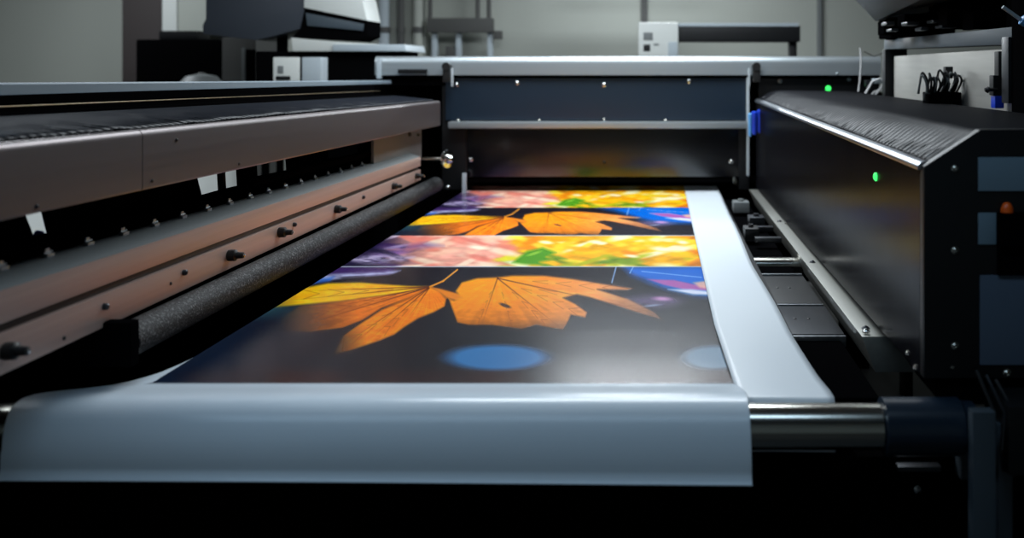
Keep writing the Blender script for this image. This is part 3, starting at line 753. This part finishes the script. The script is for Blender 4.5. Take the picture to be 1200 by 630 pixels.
# near end plate: chamfered top corner
ztop=rg.z+.004; zc=zr(Yn)
b=MB(); b.loft([[(XR_,y,zbot),(XR_,y,zc+.004),(XG,y,ztop),(1.15,y,ztop+.004),(1.15,y,zbot)] for y in (Yn-.03,Yn)]); ep=b.build('end_plate','black',rh,bev=.003)
ff=Yn-.03
for px,py,r in ((1119,197,.0065),(1119,293,.0065),(1119,405,.0065),(1181,313,.0085),(1180,437,.007)): bolt(ep,P(px,py,ff),(0,-1,0),r,'steel')
bolt(ep,P(1116,430,ff),(0,-1,0),.003,'steel')
def ebox(px0,px1,py0,py1,d,m,name,bev=.0015,par=None):
    a=P(px0,py0,ff); c=P(px1,py1,ff); b=MB(); b.box(a.x,c.x,ff-d,ff,c.z,a.z,bev); return b.build(name,m,par or ep)
ebox(1146,1290,184,223.5,.003,'inset','inset_panel')
ebox(1146,1167,249,286,.003,'inset','inset_panel')
ebox(1148,1290,322,427,.003,'inset2','inset_panel')
sw=ebox(1167,1290,248,287,.02,'deep','switch_box',.003)
ebox(1168,1300,286,322,.008,'deep','cover_strip',.002)
b=MB(); q=P(1180,248.5,ff-.01); b.lathe(q,(0,0,1),[(0,.013),(.010,.012),(.018,.008),(.021,.003)],18); b.build('orange_knob','orange',sw)
b=MB(); b.box(.60,1.1,Yn+.02,fy_-.1,zbot,1.20,.004); b.build('inner_body','deep',rh)
for y in (Yn+.1,4.9):
    b=MB(); b.box(.96,1.1,y,y+.12,0,zbot+.01,.006); b.build('leg','deep',rh)
# dark hanging parts below the end plate
b=MB(); b.box(.60,1.1,Yn-.02,Yn+.2,zbot-.06,zbot,.01); b.build('lower_bracket','deep',rh)

# thin cables behind the right housing
def wire(pts,r,m,label,name='cable',cat='cable'):
    b=MB(); pts=[Vector(p) for p in pts]; out=[]
    for i in range(len(pts)-1):
        p0=pts[max(i-1,0)];p1=pts[i];p2=pts[i+1];p3=pts[min(i+2,len(pts)-1)]
        for t in (0,.25,.5,.75):
            out.append(.5*((2*p1)+(p2-p0)*t+(2*p0-5*p1+4*p2-p3)*t*t+(3*p1-p0-3*p2+p3)*t**3))
    out.append(pts[-1]); b.tube(out,r,8)
    o=b.build(name,m); return tag(o,label,cat)
wire([P(1008,56,5.2),P(1009,70,5.2),P(1008,90,5.2),P(1006,107,5.2)],.005,'wirew','thin white cable hanging in front of the gantry right end')
cb=thing('cable_bundle',P(1030,110,5.0),'tangled white and black cables at the right end of the rear gantry','cable bundle')
def cwire(par,pts,r,m):
    b=MB(); b.tube([Vector(p) for p in pts],r,8); return b.build('cable',m,par)
YB=5.0
cwire(cb,[P(1013,112,YB),P(1022,96,YB),P(1031,92,YB),P(1036,97,YB),P(1030,106,YB),P(1025,112,YB)],.006,'wirew')
cwire(cb,[P(1016,118,YB),P(1024,108,YB),P(1035,104,YB),P(1042,112,YB)],.005,'wirew')
cwire(cb,[P(1035,62,YB),P(1024,66,YB),P(1012,60,YB)],.003,'fix')
cwire(cb,[P(1050,100,YB),P(1052,115,YB),P(1056,124,YB)],.006,'wirew')
for (a0_,a1_,c0,c1,m) in ((1015,1024,94,101,'dsteel'),(1024,1040,92,98,'pale'),(1037,1044,84,118,'rubber'),(1046,1059,84,122,'rubber'),(1030,1050,108,116,'deep')):
    a=P(a0_,c0,YB+.01); c=P(a1_,c1,YB+.01); b=MB(); b.box(a.x,c.x,YB+.01,YB+.06,c.z,a.z,.004); b.build('plug',m,cb)

# ================================================================== RIGHT REAR: CARRIAGE FRAME
XC=1.12
cf=thing('machine_carriage',(1.2,3.6,0),'silver-plated carriage frame with a dark overhanging hood, behind the right housing','machine frame')
tl=line(1035,47,1190,31,XC); tb=line(1035,58,1190,52,XC)
yc0=YX(1189,XC); yc1=YX(1036,XC)
b=MB(); b.loft([[(XC,y,tb(y).z),(XC,y,tl(y).z),(XC+.10,y,tl(y).z),(XC+.10,y,tb(y).z)] for y in (yc0,yc1)]); b.build('top_beam','slate',cf,bev=.004)
b=MB(); b.box(XC+.02,XC+.05,yc0+.02,yc1-.12,1.22,1.625,.003); b.build('back_plate','plate',cf)
b=MB(); b.box(XC-.01,XC+.10,yc1-.06,yc1,1.1,1.66,.004); b.build('end_post','black',cf)
b=MB(); b.box(XC-.01,XC+.06,yc0-.10,yc0,0,1.8,.004); b.build('near_post','deep',cf)
b=MB(); b.box(XC-.02,XC+.012,yc0,yc0+.06,1.45,1.66,.004); b.build('corner_bracket','dsteel',cf)
b=MB(); b.box(XC+.05,XC+.09,yc1-.2,yc1-.1,0,1.3,.004); b.build('rear_leg','black',cf)
# hood above
b=MB(); hn=3.3; hf=4.3
A=[P(995,-8,4.4),P(1026,25,4.4),P(1090,14,4.4),P(1160,4,4.4),P(1160,-60,4.4),P(975,-60,4.4)]
b.loft([[tuple(v) for v in A],[(v.x,v.y-.9,v.z+.05) for v in A]]); b.build('hood','slate',cf,bev=.004)
for (p0,p1,q0_,q1_,Y) in ((1036,1100,24,40,4.1),(1060,1130,16,30,3.9),(1110,1190,6,30,3.6),(1045,1052,20,46,4.2),(1140,1150,14,34,3.45)):
    a=P(p0,q0_,Y); c=P(p1,q1_,Y); b=MB(); b.box(a.x,c.x,Y,Y+.12,c.z,a.z,.004); b.build('carriage_block','deep',cf)
for k,(p0,q0_,w,h_) in enumerate(((1036,26,10,4),(1042,34,8,3),(1060,26,14,4),(1076,32,9,4),(1090,24,8,3),(1100,30,18,3),(1128,22,14,4))):
    a=P(p0,q0_,4.0-.06*k); c=P(p0+w,q0_+h_,4.0-.06*k); b=MB(); b.box(a.x,c.x,a.y-.04,a.y+.05,c.z,a.z,.003); b.build('mechanism_block','dsteel',cf)
for (p0,p1,q0_,q1_,Y) in ((1038,1120,-4,45,4.45),(1100,1215,-10,33,3.95)):
    a=P(p0,q0_,Y); c=P(p1,q1_,Y); b=MB(); b.box(a.x,c.x,Y,Y+.15,c.z,a.z,.01); b.build('carriage_body','deep',cf)
a=P(1175,8,2.8); c=P(1199,25,2.8); b=MB(); b.cyl(a,c,.006,12); b.build('lever','pale',cf)
b=MB(); b.lathe(P(1196,22,2.8),(1,0,-.6),[(0,.008),(.004,.016),(.02,.016),(.03,.012)],18); b.build('lever_cap','bluelt',cf)
b=MB(); a=P(1140,-40,3.0); c=P(1230,34,3.0); b.box(1.22,1.6,2.6,3.3,1.70,2.3,.01); b.build('upper_housing','deep',cf)
# cable bundle on the plate
cp=thing('cable_bundle',P(1105,128,3.45),'dense coil of black cables on a black socket in front of the silver plate','cable bundle')
YQ=3.5; XQ=XC-.03
sx=P(1108,0,YQ).x
a=P(1088,108,YQ); c=P(1127,150,YQ); b=MB(); b.box(a.x,c.x,YQ,YQ+.08,c.z-.05,a.z,.005); b.build('socket_block','deep',cp)
for k in range(16):
    x0=P(1088+k*2.3,110,YQ-.01).x; z0=P(0,110,YQ).z; hh=random.uniform(.06,.09); sw_=random.uniform(-.03,.03)
    pts=[Vector((x0,YQ+.01+.004*k%3,z0)),Vector((x0+sw_*.4,YQ-.01,z0+hh*.6)),Vector((x0+sw_,YQ,z0+hh)),Vector((x0+sw_*1.5+.01,YQ+.02,z0+hh*.7)),Vector((x0+sw_*1.2,YQ+.04,z0))]
    out=[]
    for i in range(4):
        p0=pts[max(i-1,0)];p1=pts[i];p2=pts[i+1];p3=pts[min(i+2,4)]
        for t in (0,.33,.66): out.append(.5*((2*p1)+(p2-p0)*t+(2*p0-5*p1+4*p2-p3)*t*t+(3*p1-p0-3*p2+p3)*t**3))
    out.append(pts[-1]); b=MB(); b.tube(out,.0042,7); b.build('cable','rubber' if k%4 else 'grey',cp)
a=P(1108,78,YQ+.03); c=P(1117,92,YQ+.03); b=MB(); b.box(a.x,c.x,YQ+.03,YQ+.06,c.z,a.z,.003); b.build('clip','rubber',cp)
a=P(1082,108,YQ); b=MB(); b.tube([P(1090,110,YQ),P(1084,110,YQ),P(1083,118,YQ)],.006,8); b.build('hook','rubber',cp)
bv=thing('valve',P(1172,128,3.1),'black valve with a blue plug, right of the cable coil on the silver plate','valve')
YV=3.05
for (p0,p1,q0_,q1_,m,nm) in ((1170,1176,60,95,'rubber','stem'),(1164,1179,88,112,'black','valve_body'),(1166,1177,112,127,'bluep','blue_plug')):
    a=P(p0,q0_,YV); c=P(p1,q1_,YV); b=MB(); b.box(a.x,c.x,YV,YV+.04,c.z,a.z,.005); b.build(nm,m,bv)
a=P(1155,105,YV); b=MB(); b.lathe(P(1154,105,YV),(1,0,0),[(0,.006),(.01,.012),(.016,.006),(.04,.006)],12); b.build('knob','rubber',bv)

# ================================================================== BACKGROUND THINGS
def bbox(t,px0,px1,py0,py1,Y,d,m,name,bev=.006,zmin=None):
    a=P(px0,py0,Y); c=P(px1,py1,Y); z0=c.z if zmin is None else zmin
    b=MB(); b.box(a.x,c.x,Y,Y+d,z0,a.z,bev); return b.build(name,m,t)
# desktop cutter on its stand behind the gantry
YK=6.7
ct=thing('plotter',(P(840,0,YK).x,YK,0),'white-ended plotter with a black crossbar behind the rear gantry','plotter')
hd=bbox(ct,748,795,26,66,YK,.25,'white','end_housing',.012)
bbox(ct,754,765,38,47,YK-.004,.01,'grey','display',.002)
bbox(ct,754,762,52,60,YK-.004,.01,'black','keypad',.002)
bbox(ct,766,772,51,53,YK-.004,.01,'grey','button',.001)
bbox(ct,783,794,49,66,YK-.006,.01,'pale','side_door',.002)
bbox(ct,795,938,30,49,YK+.03,.2,'black','crossbar',.008)
bbox(ct,795,936,27,31,YK+.02,.2,'pale','crossbar_lid',.004)
bbox(ct,925,934,48,90,YK+.08,.08,'black','leg',.004,0)
bbox(ct,770,780,64,90,YK+.08,.08,'black','leg',.004,0)
bbox(ct,760,936,66,76,YK+.03,.3,'black','tray',.004)
# wall bracket
YW=8.35
wb=thing('wall_bracket',(P(538,0,YW).x,YW,P(0,66,YW).z),'dark blurred bracket on the back wall above the gantry left end','wall bracket')
bbox(wb,500,577,21,38,YW,.1,'fix','bracket_bar')
for px in (509,537,574): bbox(wb,px-3,px+3,38,90,YW+.05,.06,'pale','bracket_leg')
for px in (504,560,573): 
    q=P(px,22,YW+.06); b=MB(); b.cyl((q.x,q.y,q.z),(q.x,q.y,P(0,-40,YW).z),.02,10); b.build('hanger','fix',wb)
bbox(wb,578,588,36,46,YW+.02,.06,'fix','end_knob')
bbox(wb,522,532,54,66,YW+.02,.06,'fix','junction_box')
# hanging console: large blue-grey monitor body with white front
YM=6.05
cs=thing('overhead_console',(P(340,0,YM).x,YM,P(0,70,YM).z),'tilted blue-grey overhead console with a white top face, above the left housing','console')
def slabp(t,pts,Y,d,m,name,bev=.004,sh=(0,0)):
    A=[P(px,py,Y) for px,py in pts]; b=MB(); b.loft([[tuple(v) for v in A],[(v.x+sh[0],v.y+d,v.z+sh[1]) for v in A]]); return b.build(name,m,t,bev=bev)
slabp(cs,[(241,-30),(357,-30),(357,9),(351,34),(318,43),(300,47),(238,40),(237,30),(241,22)],YM,.35,'tinblue','console_body',.006)
slabp(cs,[(357,-30),(415,-30),(425,0),(430,24),(356,9)],YM-.01,.3,'white','top_face')
slabp(cs,[(352,9),(430,24),(430,42),(418,48),(340,44),(352,34)],YM+.01,.3,'deep','lower_face')
slabp(cs,[(358,15),(426,28),(425,36),(360,30)],YM-.005,.03,'slate','screen',.002)
b=MB(); q=P(331,44,YM+.15); b.cyl((q.x,q.y,q.z+.02),(q.x,q.y,P(0,60,YM).z),.035,20); b.build('neck','deep',cs)
# cabinet it stands on
cbn=thing('control_cabinet',(P(385,0,6.0).x,6.1,0),'black control cabinet with a pale top, under the overhead console','cabinet')
bbox(cbn,300,474,60,100,6.08,.35,'deep','cabinet_body',.01,1.27)
slabp(cbn,[(341,44),(395,49),(450,52),(452,60),(343,60)],6.05,.5,'white','cabinet_top',.003)
slabp(cbn,[(390,52),(474,52),(476,60),(390,60)],6.03,.5,'pale','top_tray',.003)
for px in (308,466):
    x=P(px,0,6.1).x
    for y in (6.12,6.36): b=MB(); b.box(x-.02,x+.02,y,y+.04,0,1.275,.004); b.build('leg','deep',cbn)
# small white meter box
YS=5.6
mb_=thing('meter_box',(P(348,95,YS).x,YS,P(0,97,YS).z),'small white and grey meter box behind the left housing top rail','meter box')
bbox(mb_,320,350,67,98,YS,.12,'white','meter_body')
bbox(mb_,354,376,67,98,YS+.01,.12,'pale','side_module')
bbox(mb_,350,354,67,98,YS+.02,.1,'black','divider')
bbox(mb_,325,332,77,86,YS-.004,.01,'grey','dial'); bbox(mb_,323,340,89,94,YS-.004,.01,'black','display')
sh_=thing('shelf',(P(348,0,YS).x,YS,0),'black pedestal shelf below the small meter box','shelf')
a=P(310,98,YS); c=P(386,101,YS); b=MB(); b.box(a.x,c.x,YS-.02,YS+.2,c.z,a.z,.002); b.build('shelf_board','deep',sh_)
b=MB(); b.box((a.x+c.x)/2-.03,(a.x+c.x)/2+.03,YS+.05,YS+.12,0,c.z,.002); b.build('pedestal','deep',sh_)
# dark crate and cupboard on the left
YE=7.2
dc=thing('equipment_case',(P(210,0,YE).x,YE,0),'matt black equipment case in front of the dark brown column','equipment case')
bbox(dc,159,262,46,120,YE,.5,'deep','case_body',.02,.0)
bbox(dc,186,232,36,46,YE+.1,.2,'black','case_lid',.01)
dd=thing('tool_cabinet',(P(277,0,7.0).x,7.0,0),'dark grey tool cabinet between the black case and the control cabinet','cabinet')
bbox(dd,260,300,44,120,7.0,.4,'grey' if False else 'fix','cabinet_body',.01,0)
bbox(dd,283,287,56,98,6.99,.02,'grey','door_edge',.002)
bbox(dd,288,299,58,98,6.985,.02,'deep','door',.002)
# white cupboard high on the wall
wc=thing('wall_cupboard',(P(215,0,8.2).x,8.2,P(0,44,8.2).z),'pale cupboard against the back wall, above the black equipment case','cupboard')
bbox(wc,190,207,-40,40,8.2,.35,'white','cupboard_door'); bbox(wc,208,262,-40,40,8.22,.35,'wall','cupboard_body')
# grey bag slumped behind the top rail
bg=thing('storage_bag',(P(240,0,6.6).x,6.6,0),'grey rounded sack in front of the black equipment case','sack')
q=P(236,95,6.6); b=MB()
b.lathe((q.x,6.6,.0),(0,0,1),[(0,.12),(.02,.17),(.6,.18),(1.2,.17),(q.z-.02,.15),(q.z+.035,.10),(q.z+.05,.03)],28); b.build('sack_body','grey',bg)
b=MB(); b.lathe((q.x,6.6,q.z+.04),(0,0,1),[(0,.02),(.012,.03),(.022,.012)],16); b.build('sack_tie','fix',bg)

# low white cabinet by the left wall side, glimpsed under the left housing
lc=thing('storage_cabinet',(-2.8,4.8,0),'low white cabinet seen through the gap under the left housing','cabinet')
b=MB(); b.box(-3.05,-2.62,3.5,5.98,.08,1.0,.01); b.build('cabinet_body','white',lc)
for y in (3.5,4.75):
    b=MB(); b.box(-2.62,-2.602,y+.01,y+1.22,.1,.98,.004); dr=b.build('door','white',lc)
    b=MB(); b.box(-2.602,-2.585,y+.1,y+.12,.5,.7,.003); b.build('handle','dsteel',dr)
b=MB(); b.box(-3.0,-2.66,3.55,5.93,0,.08); b.build('plinth','deep',lc)
# ================================================================== WORLD, CAMERA
w=bpy.data.worlds.new('World'); bpy.context.scene.world=w; w.use_nodes=True
w.node_tree.nodes['Background'].inputs[0].default_value=(.5,.6,.7,1); w.node_tree.nodes['Background'].inputs[1].default_value=.02
cd=bpy.data.cameras.new('Camera'); cam=bpy.data.objects.new('Camera',cd); C.objects.link(cam)
cam.location=(0,0,HC); cam.rotation_euler=(PI/2,0,0)
cd.sensor_fit='HORIZONTAL'; cd.sensor_width=36; cd.lens=F*36/1200
cd.shift_x=(600-CX)/1200; cd.shift_y=-(315-CY)/1200
cd.clip_start=.05
cd.dof.use_dof=True; cd.dof.focus_distance=2.9; cd.dof.aperture_fstop=2.0
bpy.context.scene.camera=cam
vs=bpy.context.scene.view_settings
vs.view_transform='Standard'; vs.look='None'; vs.gamma=1; vs.use_curve_mapping=False; vs.exposure=0.0
